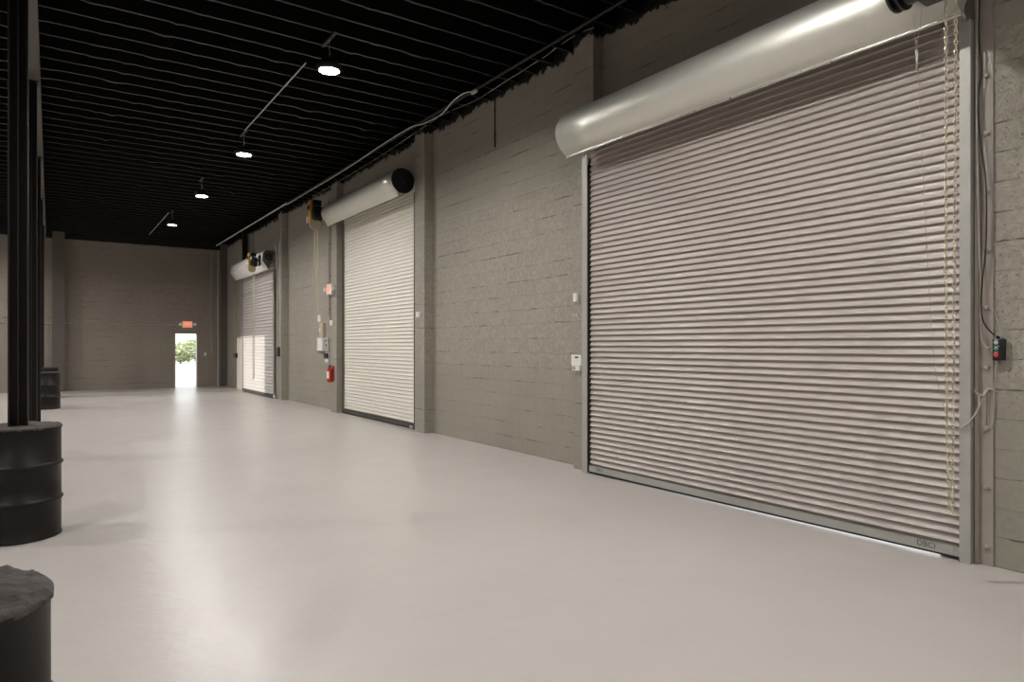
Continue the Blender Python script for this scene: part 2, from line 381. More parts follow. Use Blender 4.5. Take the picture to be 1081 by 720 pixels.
# ---------------------------------------------------------------- rolling shutters
def curtain_profile(x, z0, z1, pitch, depth, flip=False):
    shape = [(0.0, 0.03), (0.015, -0.38), (0.20, -0.38), (0.225, 0.55), (0.26, 0.92), (0.31, 1.0), (0.37, 0.92), (0.47, 0.60), (0.62, 0.32), (0.82, 0.12)]
    pr, z = [], z0
    while z + pitch <= z1 + 1e-6:
        pr += [(x - depth * d, z + pitch * f) for f, d in shape]
        z += pitch
    return pr + [(x, z)]
def shutter(label, xc, ya, yb, ztop, m_slat, depth, pitch, hood, m_hood, gap, m_guide, m_bar, end_m, end_prof=None):
    """ya < yb: clear curtain edges; hood = (profile, y0, y1)"""
    t = thing('rolling_shutter', (xc, (ya + yb) / 2, 0), label, 'shutter')
    bm = bm_new(); sweep_y(bm, curtain_profile(xc, 0.105, ztop, pitch, depth), [ya, yb])
    pr = [(xc + 0.012, 0.105), (xc + 0.012, ztop)]; sweep_y(bm, pr, [ya, yb])
    obj('curtain', bm, m_slat, t, True, 42)
    bar = bm_new()
    box(bar, xc - 0.030, xc - 0.022, ya, yb, 0.030, 0.105, 0.001); box(bar, xc - 0.030, xc + 0.012, ya, yb, 0.098, 0.105, 0.001)
    b = obj('bottom_bar', bar, m_bar, t)
    bm = bm_new(); box(bm, xc - 0.024, xc + 0.010, ya, yb, gap, 0.034, 0.003)
    for v in bm.verts:
        if v.co.z < 0.024 and v.co.y > (ya + yb) / 2: v.co.z -= gap - 0.002
    sub('weather_seal', bm, M['rubber'], b)
    prof, h0, h1, thick = hood
    bm = bm_new(); sweep_y(bm, prof, [h0 + (h1 - h0) * i / 8 for i in range(9)])
    h = obj('hood', bm, m_hood, t, True, 25)
    sol = h.modifiers.new('sheet', 'SOLIDIFY'); sol.thickness = thick; sol.offset = 0
    for yy, dy in ((h0, 0.012), (h1, -0.012)):
        bm = bm_new(); inner = end_prof or prof
        fr = [bm.verts.new((x, yy + dy * 0.3, z)) for x, z in inner]; bk = [bm.verts.new((x, yy + dy * 1.3, z)) for x, z in inner]
        bm.faces.new(fr); bm.faces.new(bk)
        for k in range(len(fr)): bm.faces.new((fr[k], fr[(k + 1) % len(fr)], bk[(k + 1) % len(fr)], bk[k]))
        obj('end_plate', bm, end_m, t)
    return t
def arc(cx, cz, r, a0, a1, n=28):
    return [(cx + r * math.cos(math.radians(a0 + (a1 - a0) * i / n)), cz + r * math.sin(math.radians(a0 + (a1 - a0) * i / n))) for i in range(n + 1)]

# nearest shutter -----------------------------------------------------------
X1 = 5.318
hood1 = [(5.345, 4.27)] + arc(5.12, 4.00, 0.27, 90, 246) + [(5.02, 3.735), (5.035, 3.735)]
sh1 = shutter('huge grey roll-up shutter nearest the camera under a thick silver hood', X1, 2.125, 6.10, 3.96, M['slat'], 0.0215, 0.0635,
              (hood1, 2.02, 6.19, 0.003), M['galv_hood'], 0.016, None, M['galv_matt'], M['galv_matt'])
bm = bm_new(); tube(bm, [(5.022, 2.02, 3.738), (5.022, 6.19, 3.738)], 0.012, 10); sub('lip_bead', bm, M['galv'], [o for o in sh1.children if o.name.startswith('hood')][0], True)
def guide1(y0, y1, ins, name='guide'):
    bm = bm_new(); box(bm, X1 - 0.048, X1 - 0.040, y0, y1, 0.0, 3.79, 0.001)                      # front face
    yo0, yo1 = (y0, y0 + 0.008) if ins > 0 else (y1 - 0.008, y1)
    box(bm, X1 - 0.040, XP - 0.008, yo0, yo1, 0.0, 3.79)
    g = obj(name, bm, M['galv_matt'], sh1)
    return g
gR = guide1(2.065, 2.135, 1); gL = guide1(6.118, 6.208, -1)
# backing angle of each guide, coloured dark for the shadow slot beside the curtain
bm = bm_new(); box(bm, XP - 0.008, XP, 2.065, 2.29, 0, 3.70); sub('wall_angle', bm, M['dark_jamb'], gR)
bm = bm_new(); box(bm, XP - 0.008, XP, 6.00, 6.23, 0, 3.70); sub('wall_angle', bm, M['dark_jamb'], gL)
# slat end locks, their dark colour painting the shaded notches beside the left guide
bm = bm_new(); z = 0.12
while z < 3.7:
    box(bm, X1 - 0.018, X1 + 0.012, 6.098, 6.114, z, z + 0.03); z += 0.0635
sub('end_lock', bm, M['dark_jamb'], gL)['kind'] = 'stuff'
# guide top hooks
for g, yy, sg in ((gR, 2.10, 1), (gL, 6.18, -1)):
    bm = bm_new(); tube(bm, [(X1 - 0.044, yy, 3.78), (X1 - 0.048, yy, 3.82), (X1 - 0.07, yy + 0.01 * sg, 3.845), (X1 - 0.10, yy + 0.02 * sg, 3.85)], 0.009, 8); sub('flared_tip', bm, M['galv'], g, True)
# steel jamb with a column of bolts on the right side
jb = bm_new(); box(jb, XP - 0.016, XP - 0.001, 1.955, 2.062, 0.0, 4.9, 0.002)
jamb = obj('jamb', jb, M['jamb'], sh1)
bm = bm_new(); box(bm, XP - 0.045, XP - 0.016, 2.035, 2.058, 0.0, 4.9, 0.003); sub('flange', bm, M['jamb'], jamb)
for py in (80, 141, 203, 264, 325, 388, 452, 515, 577):
    p = at(1042, py, XP - 0.016)
    bm = bm_new(); lathe(bm, [(0.022, 0.0), (0.022, -0.004), (0.016, -0.005), (0.016, -0.020), (0.008, -0.024)], 12, (XP - 0.016, 1.992, p.z), 'x'); sub('bolt', bm, M['jamb'], jamb, True)
# shutter maker marks on the bottom bar
def bar_text(body, y, z, size):
    bm = bm_new()
    text_mesh(bm, body, size, lambda u, v, w: (X1 - 0.0312 - w * 0.2, y - u, z + v)); return bm
bb = [o for o in sh1.children if o.name.startswith('bottom_bar')][0]
sub('printed_mark', bar_text('DBCI', 2.36, 0.068, 0.058), M['teal_ink'], bb)
sub('printed_mark', bar_text('DBCI', 5.92, 0.068, 0.058), M['teal_ink'], bb)
bm = bm_new(); box(bm, X1 - 0.034, X1 - 0.030, 2.18, 2.27, 0.034, 0.10, 0.001); sub('slide_bolt', bm, M['galv_matt'], bb)

# middle shutter -----------------------------------------------------------
X2 = 5.47
hood2 = [(5.34, 4.645)] + arc(5.18, 4.46, 0.225, 72, 232) + [(5.10, 4.185), (5.115, 4.185)]
hood2[0] = (5.30, 4.67)
sh2 = shutter('cream roll-up shutter between two pilasters, silver hood with black round end', X2, 11.08, 14.66, 4.5, M['slat_white'], 0.012, 0.070,
              (hood2, 11.0, 14.72, 0.003), M['galv_hood'], 0.003, None, M['dark_jamb'], M['blackm'], arc(5.18, 4.46, 0.222, 0, 352, 44))
for y0, y1 in ((11.02, 11.09), (14.65, 14.72)):
    bm = bm_new(); box(bm, X2 - 0.035, X2 - 0.027, y0, y1, 0, 4.3, 0.001); box(bm, X2 + 0.012, XW, y0, y1 - 0.0, 0, 4.3)
    obj('guide', bm, M['dark_jamb'], sh2)
bm = bm_new(); lathe(bm, [(0.06, 0), (0.06, -0.03), (0.025, -0.032), (0.025, -0.06), (0.01, -0.062)], 20, (5.18, 11.0, 4.46), 'y'); obj('axle_end', bm, M['blackm'], sh2, True)
bm = bm_new(); box(bm, X2 - 0.06, X2 - 0.03, 11.10, 11.22, 0.02, 0.07, 0.006); obj('slide_bolt', bm, M['galv'], sh2)

# far shutter ----------------------------------------------------------------
X3 = 5.318
hood3 = [(5.345, 4.235), (5.06, 4.235), (4.97, 4.15), (4.955, 3.93), (5.12, 3.70), (5.135, 3.70)]
sh3 = shutter('far pale roll-up shutter under an angular white hood', X3, 19.84, 23.66, 3.93, M['slat_far'], 0.020, 0.098,
              (hood3, 19.75, 23.85, 0.004), M['white'], 0.003, None, M['dark_jamb'], M['mid_brown'])
for y0, y1 in ((19.74, 19.87), (23.64, 23.80)):
    bm = bm_new(); box(bm, X3 - 0.045, X3 - 0.037, y0, y1, 0, 3.7, 0.001); box(bm, X3 + 0.014, XP - 0.016, y0, y1, 0, 3.7); box(bm, XP - 0.015, XP, y0 - 0.16 if y0 < 20 else y0, y1 if y0 < 20 else y1, 0, 3.7)
    obj('guide', bm, M['jamb'], sh3)
bm = bm_new(); lathe(bm, [(0.02, 0.02), (0.11, 0.02), (0.11, -0.02), (0.05, -0.03), (0.05, -0.10), (0.02, -0.10)], 28, (5.08, 19.55, 4.02), 'y'); cyl(bm, (5.08, 19.57, 4.02), (5.08, 19.76, 4.02), 0.02, 12); obj('sprocket', bm, M['blackm'], sh3, True)
bm = bm_new(); box(bm, 5.30, XP, 19.62, 19.70, 3.70, 4.5, 0.003); obj('bracket', bm, M['galv_matt'], sh3)

# ---------------------------------------------------------------- door operators (motors) with hanging chains
def chain_mesh(pts, link=0.030, wire=0.0032, wid=0.0095):
    """interlocked oval links along a polyline, every second one turned a quarter"""
    bm = bm_new(); P = [Vector(p) for p in pts]; L = [0]
    for a, b in zip(P, P[1:]): L.append(L[-1] + (b - a).length)
    step = link - 2 * wire - 0.001
    def at_len(s):
        for i in range(len(P) - 1):
            if s <= L[i + 1]: return P[i].lerp(P[i + 1], (s - L[i]) / (L[i + 1] - L[i])), (P[i + 1] - P[i]).normalized()
        return P[-1], (P[-1] - P[-2]).normalized()
    s, k = link / 2, 0
    while s < L[-1] - link / 2:
        p, d = at_len(s); u, v = frame_of(d)
        a = PI / 4 + (PI / 2 if k % 2 else 0); w = u * math.cos(a) + v * math.sin(a); nrm = d.cross(w)
        hl = link / 2 - wid; rings = []
        N, m = 10, 5
        for i in range(N):
            th = 2 * PI * i / N; e = d * math.cos(th) + w * math.sin(th)
            cpt = p + e * wid + d * (hl if math.cos(th) > 0.01 else -hl if math.cos(th) < -0.01 else 0)
            rings.append([bm.verts.new(cpt + (e * math.cos(2 * PI * j / m) + nrm * math.sin(2 * PI * j / m)) * wire) for j in range(m)])
        for i in range(N):
            A, B = rings[i], rings[(i + 1) % N]
            for j in range(m): bm.faces.new((A[j], A[(j + 1) % m], B[(j + 1) % m], B[j]))
        s += step; k += 1
    return bm
def operator(cx, cy, cz, sc, label, bracket_x):
    """gearbox with yellow cover, black motor, chain wheel under a tan guard, on a bracket to the wall"""
    t = thing('door_operator', (cx, cy, cz), label, 'motor', 'shutter motors')
    q = sc
    bm = bm_new(); lathe(bm, [(0.02, 0.12 * q), (0.105 * q, 0.115 * q), (0.115 * q, 0.09 * q), (0.115 * q, -0.16 * q), (0.10 * q, -0.19 * q), (0.03 * q, -0.195 * q)], 28, (cx + 0.05, cy - 0.02, cz - 0.02), 'z')
    for a in range(10):
        th = 2 * PI * a / 10; ex, ey = math.cos(th), math.sin(th)
        tube(bm, [(cx + 0.05 + ex * 0.117 * q, cy - 0.02 + ey * 0.117 * q, cz - 0.15 * q), (cx + 0.05 + ex * 0.117 * q, cy - 0.02 + ey * 0.117 * q, cz + 0.07 * q)], 0.007 * q, 6)
    obj('motor', bm, M['blackm'], t, True)
    bm = bm_new(); box(bm, cx - 0.10 * q, cx + 0.10 * q, cy + 0.05 * q, cy + 0.17 * q, cz - 0.22 * q, cz + 0.26 * q, 0.03 * q); cv = obj('gear_cover', bm, M['yellow'], t, True)
    bm = bm_new(); lathe(bm, [(0.06 * q, 0), (0.06 * q, -0.02), (0.03 * q, -0.03)], 20, (cx - 0.10 * q, cy + 0.11 * q, cz + 0.09 * q), 'x'); sub('hub_cap', bm, M['blackm'], cv, True)
    bm = bm_new(); box(bm, cx - 0.06 * q, cx + 0.12 * q, cy - 0.10 * q, cy + 0.08 * q, cz + 0.12 * q, cz + 0.24 * q, 0.012 * q); obj('control_box', bm, M['blackm'], t)
    bm = bm_new(); lathe(bm, [(0.02 * q, 0.04 * q), (0.12 * q, 0.035 * q), (0.12 * q, 0.01 * q), (0.09 * q, 0.0), (0.12 * q, -0.01 * q), (0.12 * q, -0.035 * q), (0.02 * q, -0.04 * q)], 28, (cx, cy - 0.02, cz - 0.29 * q), 'y'); obj('chain_wheel', bm, M['tan'], t, True)
    bm = bm_new(); box(bm, cx - 0.13 * q, cx - 0.09 * q, cy + 0.15 * q, cy + 0.19 * q, cz - 0.24 * q, cz - 0.10 * q, 0.006); obj('release_tag', bm, M['white'], t)
    bm = bm_new(); box(bm, cx + 0.08, bracket_x, cy - 0.12 * q, cy + 0.12 * q, cz - 0.02, cz + 0.02, 0.003); box(bm, bracket_x - 0.012, bracket_x, cy - 0.14 * q, cy + 0.14 * q, cz - 0.18 * q, cz + 0.18 * q, 0.003); obj('bracket', bm, M['dark_jamb'], t)
    return t
operator(5.04, 15.42, 4.62, 1.05, 'yellow and black motor beside the far end of the middle shutter hood', XW)
operator(4.74, 20.05, 3.96, 0.85, 'yellow and black motor in front of the far angular white hood', 4.952)
# the nearest motor, hung in front of the big hood
t = thing('door_operator', (4.70, 2.17, 3.98), 'black motor in front of the big silver hood near its chain', 'motor', 'shutter motors')
bm = bm_new(); lathe(bm, [(0.03, -0.16), (0.115, -0.155), (0.125, -0.13), (0.125, 0.09), (0.11, 0.10)], 32, (4.685, 2.12, 3.91), 'y'); obj('motor', bm, M['blackm'], t, True)
bm = bm_new(); lathe(bm, [(0.11, 0.0), (0.150, 0.004), (0.150, 0.02), (0.115, 0.03), (0.115, 0.045), (0.150, 0.055), (0.150, 0.07), (0.04, 0.075)], 36, (4.685, 2.225, 3.91), 'y'); obj('brake_disc', bm, M['blackm'], t, True)
bm = bm_new(); box(bm, 4.63, 4.78, 1.99, 2.13, 3.755, 3.85, 0.01); obj('control_box', bm, M['blackm'], t)
bm = bm_new(); box(bm, 4.80, 4.846, 2.05, 2.20, 3.97, 4.01, 0.003); box(bm, 4.66, 4.86, 2.05, 2.20, 4.10, 4.13, 0.003); obj('bracket', bm, M['dark_jamb'], t)
bm = bm_new(); lathe(bm, [(0.02, -0.025), (0.045, -0.025), (0.032, -0.008), (0.032, 0.008), (0.045, 0.025), (0.02, 0.025)], 24, (4.80, 1.985, 4.10), 'x'); obj('chain_wheel', bm, M['galv_matt'], t, True)

# hand chain of the nearest shutter (one loop)
XA = 4.80
def strand(pairs): return [at(px, py, XA) for px, py in pairs]
pA = strand([(998.5, -30), (998.8, 100), (998.6, 300), (1000, 480), (1001.5, 530)])
pB = strand([(1005.5, 530), (1006, 480), (1007.2, 300), (1008.8, 100), (1009.2, -30)])
lowp = at(1003.5, 543, XA)
loop = pA[:-1] + [pA[-1], lowp + Vector((0, 0.008, 0.006)), lowp - Vector((0, 0.008, -0.006)), pB[0]] + pB[1:]
tag(obj('hand_chain', chain_mesh(loop, 0.040, 0.0033, 0.0085), M['brass'], None, True), 'brassy looped hand chain hanging before the right edge of the nearest shutter', 'chain')
# chains under the two far motors
a = [at(329, 240, 5.05), at(329.5, 352, 5.05)]; 
c3 = [Vector((5.05, 15.50, 4.18)), Vector((5.05, 15.51, 1.75)), Vector((5.05, 15.485, 1.70)), Vector((5.05, 15.46, 1.75)), Vector((5.05, 15.45, 4.18))]
tag(obj('hand_chain', chain_mesh(c3, 0.05, 0.0035, 0.010), M['brass'], None, True), 'pale hand chain hanging to the left of the exit sign on the pilaster', 'chain')
c4 = [Vector((5.05, 15.30, 4.18)), Vector((5.05, 15.30, 2.35)), Vector((5.05, 15.275, 2.30)), Vector((5.05, 15.25, 2.35)), Vector((5.05, 15.24, 4.18))]
tag(obj('hand_chain', chain_mesh(c4, 0.05, 0.0035, 0.010), M['brass'], None, True), 'shorter pale hand chain hanging close beside the long one under the middle motor', 'chain')
z3a, z3b = 3.60, 0.62
c5 = [Vector((4.80, 20.16, z3a)), Vector((4.80, 20.16, z3b)), Vector((4.80, 20.10, z3b - 0.06)), Vector((4.80, 20.03, z3b)), Vector((4.80, 20.02, z3a))]
tag(obj('hand_chain', chain_mesh(c5, 0.06, 0.004, 0.011), M['brass'], None, True), 'thin looped hand chain hanging in front of the far pale shutter', 'chain')

# pull cord from the nearest motor, tied off at the jamb
t = thing('pull_cord', at(967, 50, 4.80), 'thin pale release cord hanging from the motor, tied to the jamb', 'cord')
bm = bm_new()
tube(bm, [at(963, 14, 4.76), at(964, 28, 4.78), at(967, 47, 4.80)], 0.0022, 6); tube(bm, [at(973, 10, 4.76), at(971, 30, 4.78), at(968, 47, 4.80)], 0.0022, 6); obj('bridle', bm, M['cord'], t)
bm = bm_new(); lathe(bm, [(0.005, 0.02), (0.010, 0.01), (0.011, -0.01), (0.006, -0.06), (0.008, -0.12), (0.004, -0.13)], 12, tuple(at(967.8, 55, 4.80)), 'z'); obj('toggle', bm, M['galv'], t, True)
bm = bm_new()
pts = [at(968, 68, 4.80), at(971.5, 130, 4.84), at(976, 220, 4.92), at(981, 310, 5.02), at(986.5, 385, 5.12), at(991, 410, 5.16), at(998, 436, 5.20), at(1006, 449, 5.22), at(1014, 452, 5.24), at(1028, 450, 5.26)]
tube(bm, pts, 0.0024, 6); obj('string', bm, M['cord'], t)
bm = bm_new()
tube(bm, [at(1014, 452, 5.255), at(1022, 447, 5.255), at(1030, 437, 5.28), at(1036, 424, 5.31), at(1040, 412, 5.33)], 0.0055, 8)
tube(bm, [at(1029, 412, 5.255), at(1034, 417, 5.29), at(1039, 417, 5.31), at(1043, 410, 5.33), at(1049, 412, 5.335)], 0.0075, 8)
tube(bm, [at(1034, 416, 5.29), at(1033.5, 424, 5.29), at(1034, 430, 5.29)], [0.006, 0.006, 0.003], 6)
obj('knotted_rope', bm, M['cord'], t, True)

# control station and its cables
p = at(1053, 368, XP)
t = thing('push_button_station', (XP, p.y, p.z), 'black three-button control box on the block wall by the jamb', 'control box')
y0, y1 = at(1047.5, 368, 5.30).y, at(1058.5, 368, 5.30).y
z0, z1 = at(1053, 380.5, 5.30).z, at(1053, 357.5, 5.30).z
yc = (y0 + y1) / 2
bm = bm_new(); box(bm, 5.30, XP, min(y0, y1), max(y0, y1), z0, z1, 0.005); obj('box_body', bm, M['blackm'], t)
for i, (mm, r) in enumerate((('btn_pale', 0.011), ('btn_green', 0.011), ('btn_red', 0.013))):
    zz = z1 - 0.026 - i * 0.042
    bm = bm_new(); lathe(bm, [(r * 1.25, 0.0), (r * 1.25, -0.004), (r, -0.005), (r, -0.011), (r * 0.7, -0.013)], 20, (5.30, yc + 0.008, zz), 'x'); obj('button', bm, M[mm], t, True)['label'] = ('pale upper button', 'green middle button', 'red lower button')[i]
for i, sname in enumerate(('OPEN', 'CLOSE', 'STOP')):
    bm = bm_new(); zz = z1 - 0.026 - i * 0.042 + 0.018
    text_mesh(bm, sname, 0.011, lambda u, v, w: (5.2995 - w * 0.1, yc + 0.006 - u, zz + v)); obj('button_label', bm, M['white'], t)
bm = bm_new(); lathe(bm, [(0.012, 0), (0.012, 0.014), (0.007, 0.02)], 14, (5.32, yc + 0.004, z1), 'z'); obj('cable_gland', bm, M['blackm'], t, True)
def cable(name, pts, r, mm, label, cat='cable', n=8):
    bm = bm_new()
    # smooth the polyline (Catmull-Rom)
    P = [Vector(q) for q in pts]; out = []
    for i in range(len(P) - 1):
        p0, p1, p2, p3 = P[max(i - 1, 0)], P[i], P[i + 1], P[min(i + 2, len(P) - 1)]
        for s in range(6):
            u = s / 6; out.append(0.5 * ((2 * p1) + (p2 - p0) * u + (2 * p0 - 5 * p1 + 4 * p2 - p3) * u * u + (3 * p1 - p0 - 3 * p2 + p3) * u ** 3))
    out.append(P[-1]); tube(bm, out, r, n)
    return tag(obj(name, bm, mm, None, True), label, cat)
A = lambda px, py, X=5.308: at(px, py, X)
cable('control_cable', [A(1036, -40), A(1034, 0), A(1033.5, 40), A(1036, 75), A(1032.5, 105), A(1035, 150), A(1040, 185), A(1041.5, 225), A(1040, 270), A(1036.5, 300), A(1036, 330), A(1041, 345), A(1050, 354)], 0.0055, M['cable'],
      'dark cable snaking down the bolted jamb into the black control box')
cable('control_cable', [A(1033, -40), A(1032, 10), A(1031, 120), A(1033, 240), A(1035, 300), A(1035, 345), A(1037, 360), A(1042, 367), A(1047, 365)], 0.004, M['cord'],
      'thin grey cable looping into the side of the black control box')
cable('control_cable', [A(1047, 325, 5.345), A(1052, 335, 5.35), A(1056, 350, 5.35), A(1055, 356, 5.335)], 0.0028, M['cord'], 'thin wire arching from a jamb bolt over the black control box')
cable('drop_wire', [A(1051, 381, 5.34), A(1050, 405, 5.345), A(1049, 440, 5.345), A(1045, 452, 5.34), A(1043, 440, 5.335), A(1044, 415, 5.335)], 0.003, M['cord'], 'thin wire hanging below the black control box beside the rope knot', 'wire')
cable('drop_wire', [A(1046, 60, 5.345), A(1046, 130, 5.345), A(1048, 180, 5.345), A(1047, 230, 5.345), A(1046, 262, 5.345)], 0.003, M['jamb'], 'thin wall coloured wire bowed along the upper right edge of the jamb', 'wire')

# ---------------------------------------------------------------- small things on the right wall
def wall_box(name, px0, px1, py0, py1, Xf, depth, m, label, cat, group=None, bev=0.006):
    """box standing proud of the face x = Xf, sized from the extent it covers"""
    a, b = at(px0, py0, Xf - depth), at(px1, py1, Xf - depth)
    y0, y1 = min(a.y, b.y), max(a.y, b.y)
    if Xf == XW and 14.9 < y0 < 15.26: y1 += 15.26 - y0; y0 = 15.26
    z1 = at((px0 + px1) / 2, py0, Xf - depth).z; z0 = at((px0 + px1) / 2, py1, Xf - depth).z
    t = thing(name, (Xf, (y0 + y1) / 2, z0), label, cat, group)
    bm = bm_new(); box(bm, Xf - depth, Xf, y0, y1, z0, z1, bev); obj('case', bm, m, t)
    return t, y0, y1, z0, z1
# keypad at the near shutter
t, y0, y1, z0, z1 = wall_box('keypad', 603, 613.2, 374.5, 386, XP, 0.035, M['white'], 'white keypad with a dark display left of the nearest shutter', 'keypad')
ky = (y0 + y1) / 2
bm = bm_new(); box(bm, XP - 0.037, XP - 0.034, ky - 0.045, ky + 0.020, z1 - 0.042, z1 - 0.022); obj('display', bm, M['blackm'], t)
bm = bm_new(); box(bm, XP - 0.050, XP - 0.004, y0 + 0.012, y1 - 0.035, z0 - 0.062, z0 - 0.004, 0.006); fl = obj('flip_cover', bm, M['white'], t)
for i in range(2):
    bm = bm_new(); box(bm, XP - 0.052, XP - 0.049, ky - 0.002 + i * 0.03, ky + 0.010 + i * 0.03, z0 - 0.050, z0 - 0.012); sub('slot', bm, M['blackm'], fl)
bm = bm_new(); box(bm, XP - 0.030, XP - 0.002, y0 + 0.012, y0 + 0.045, z0 - 0.095, z0 - 0.062, 0.004); obj('cable_clip', bm, M['grey'], t)
t, y0, y1, z0, z1 = wall_box('door_sensor', 604.6, 608.6, 309.5, 318.5, XP, 0.045, M['white'], 'white sensor box above the keypad left of the nearest shutter', 'sensor')
bm = bm_new(); box(bm, XP - 0.02, XP, y0 - 0.012, y0 + 0.004, z0 - 0.03, z1 - 0.02, 0.003); obj('mount', bm, M['grey'], t)
t, y0, y1, z0, z1 = wall_box('cover_plate', 603.5, 610, 331.3, 333.8, XP, 0.008, M['cord'], 'small pale plate on the pilaster between sensor and keypad', 'plate', bev=0.002)
bm = bm_new(); cyl(bm, (XP - 0.012, (y0 + y1) / 2, (z0 + z1) / 2), (XP - 0.008, (y0 + y1) / 2, (z0 + z1) / 2), 0.006, 10); obj('screw', bm, M['grey'], t)
t, y0, y1, z0, z1 = wall_box('door_sensor', 438.8, 442.2, 329.3, 335, XP, 0.04, M['white'], 'white sensor box on the pilaster right of the middle shutter', 'sensor')
bm = bm_new(); box(bm, XP - 0.015, XP, y0 - 0.02, y0, z0 + 0.01, z1 - 0.01, 0.002); obj('mount', bm, M['grey'], t)
t, y0, y1, z0, z1 = wall_box('door_sensor', 348, 350.4, 338, 343.5, XP, 0.04, M['white'], 'white sensor box on the pilaster below the middle exit sign', 'sensor')
bm = bm_new(); box(bm, XP - 0.015, XP, y0 - 0.02, y0, z0 + 0.01, z1 - 0.01, 0.002); obj('mount', bm, M['grey'], t)
# services group by the middle shutter (left side)
t, y0, y1, z0, z1 = wall_box('junction_box', 335.2, 337.8, 332.5, 339.8, XW, 0.05, M['white'], 'small white box above the tan box left of the middle shutter', 'electrical box')
bm = bm_new(); box(bm, XW - 0.054, XW - 0.05, y0 + 0.01, y1 - 0.01, z0 + 0.015, z1 - 0.015, 0.002); obj('lid', bm, M['white'], t)
t, y0, y1, z0, z1 = wall_box('disconnect_switch', 336.8, 340.6, 341, 356, XW, 0.07, M['tan'], 'tall tan switch box above the grey panel left of the middle shutter', 'electrical box')
bm = bm_new(); box(bm, XW - 0.11, XW - 0.07, (y0 + y1) / 2 - 0.02, (y0 + y1) / 2 + 0.02, (z0 + z1) / 2 - 0.03, (z0 + z1) / 2 + 0.05, 0.004); obj('handle', bm, M['white'], t)
bm = bm_new(); box(bm, XW - 0.075, XW - 0.07, y0 + 0.02, y1 - 0.02, z0 + 0.02, z1 - 0.02, 0.002); obj('lid', bm, M['tan'], t)
t, y0, y1, z0, z1 = wall_box('electrical_cabinet', 334.3, 346, 356.5, 370.5, XW, 0.05, M['grey'], 'wide grey panel with a white centre box left of the middle shutter', 'electrical box')
ym = (y0 + y1) / 2; w = (y1 - y0)
bm = bm_new(); box(bm, XW - 0.11, XW - 0.05, ym - w * 0.20, ym + w * 0.22, z0 + 0.01, z1 - 0.005, 0.005); obj('door', bm, M['white'], t)['label'] = 'white box cover'
for dy, dz in ((-0.36, 0.78), (0.36, 0.5), (-0.40, 0.45)):
    bm = bm_new(); lathe(bm, [(0.022, 0), (0.022, -0.012), (0.012, -0.02)], 14, (XW - 0.05, ym + w * dy, z0 + (z1 - z0) * dz), 'x'); obj('knob', bm, M['blackm'], t, True)
t, y0, y1, z0, z1 = wall_box('outlet_box', 342.8, 346.6, 372, 383.5, XW, 0.07, M['grey'], 'small grey outlet box between the wide panel and the fire extinguisher', 'electrical box')
bm = bm_new(); box(bm, XW - 0.10, XW - 0.07, y0 + 0.01, y1 - 0.02, z0 + 0.12, z1 - 0.02, 0.006); obj('plug', bm, M['blackm'], t)
bm = bm_new(); box(bm, XW - 0.075, XW - 0.07, y0 + 0.02, y1 - 0.02, z0 + 0.03, z0 + 0.11, 0.002); obj('face_plate', bm, M['white'], t)
# fire extinguisher
pe = at(348, 395, 5.27); zb = at(348, 403.5, 5.27).z
t = thing('fire_extinguisher', (5.27, pe.y, zb), 'red fire extinguisher with white label hung on the pilaster', 'fire extinguisher')
R, H = 0.062, 0.32
bm = bm_new(); lathe(bm, [(R * .8, 0), (R, 0.015), (R, H - 0.06), (R * .9, H - 0.03), (R * .6, H - 0.005), (0.025, H + 0.01), (0.022, H + 0.03)], 32, (5.27, pe.y, zb)); body = obj('cylinder', bm, M['red'], t, True, 60)
bm = bm_new()
n = 14; ring = [[bm.verts.new((5.27 - (R + 0.0015) * math.cos(a), pe.y - (R + 0.0015) * math.sin(a), zb + h)) for a in [(-1.0 + 2.0 * i / n) for i in range(n + 1)]] for h in (0.09, 0.25)]
for i in range(n): bm.faces.new((ring[0][i], ring[0][i + 1], ring[1][i + 1], ring[1][i]))
sub('label_sheet', bm, M['white'], body, True)
bm = bm_new(); lathe(bm, [(0.026, 0), (0.026, 0.03), (0.016, 0.04)], 16, (5.27, pe.y, zb + H + 0.025)); box(bm, 5.255, 5.285, pe.y - 0.10, pe.y + 0.03, zb + H + 0.06, zb + H + 0.072, 0.002); box(bm, 5.26, 5.28, pe.y - 0.09, pe.y + 0.01, zb + H + 0.028, zb + H + 0.04, 0.002); obj('valve', bm, M['blackm'], t)
bm = bm_new(); tube(bm, [(5.27, pe.y + 0.02, zb + H + 0.05), (5.26, pe.y + 0.08, zb + H), (5.25, pe.y + 0.085, zb + 0.2), (5.25, pe.y + 0.07, zb + 0.06)], 0.009, 8); obj('hose', bm, M['rubber'], t, True)
bm = bm_new(); box(bm, 5.33, XP, pe.y - 0.03, pe.y + 0.03, zb + 0.02, zb + 0.38, 0.003); obj('wall_bracket', bm, M['red'], t)
# exit signs
def exit_sign(name_loc, half_w, half_h, depth, place_box, place_txt, heads, label):
    t = thing('exit_sign', name_loc, label, 'exit sign', 'lit exit signs')
    bm = bm_new(); place_box(bm); obj('sign_case', bm, M['white'], t)
    return t
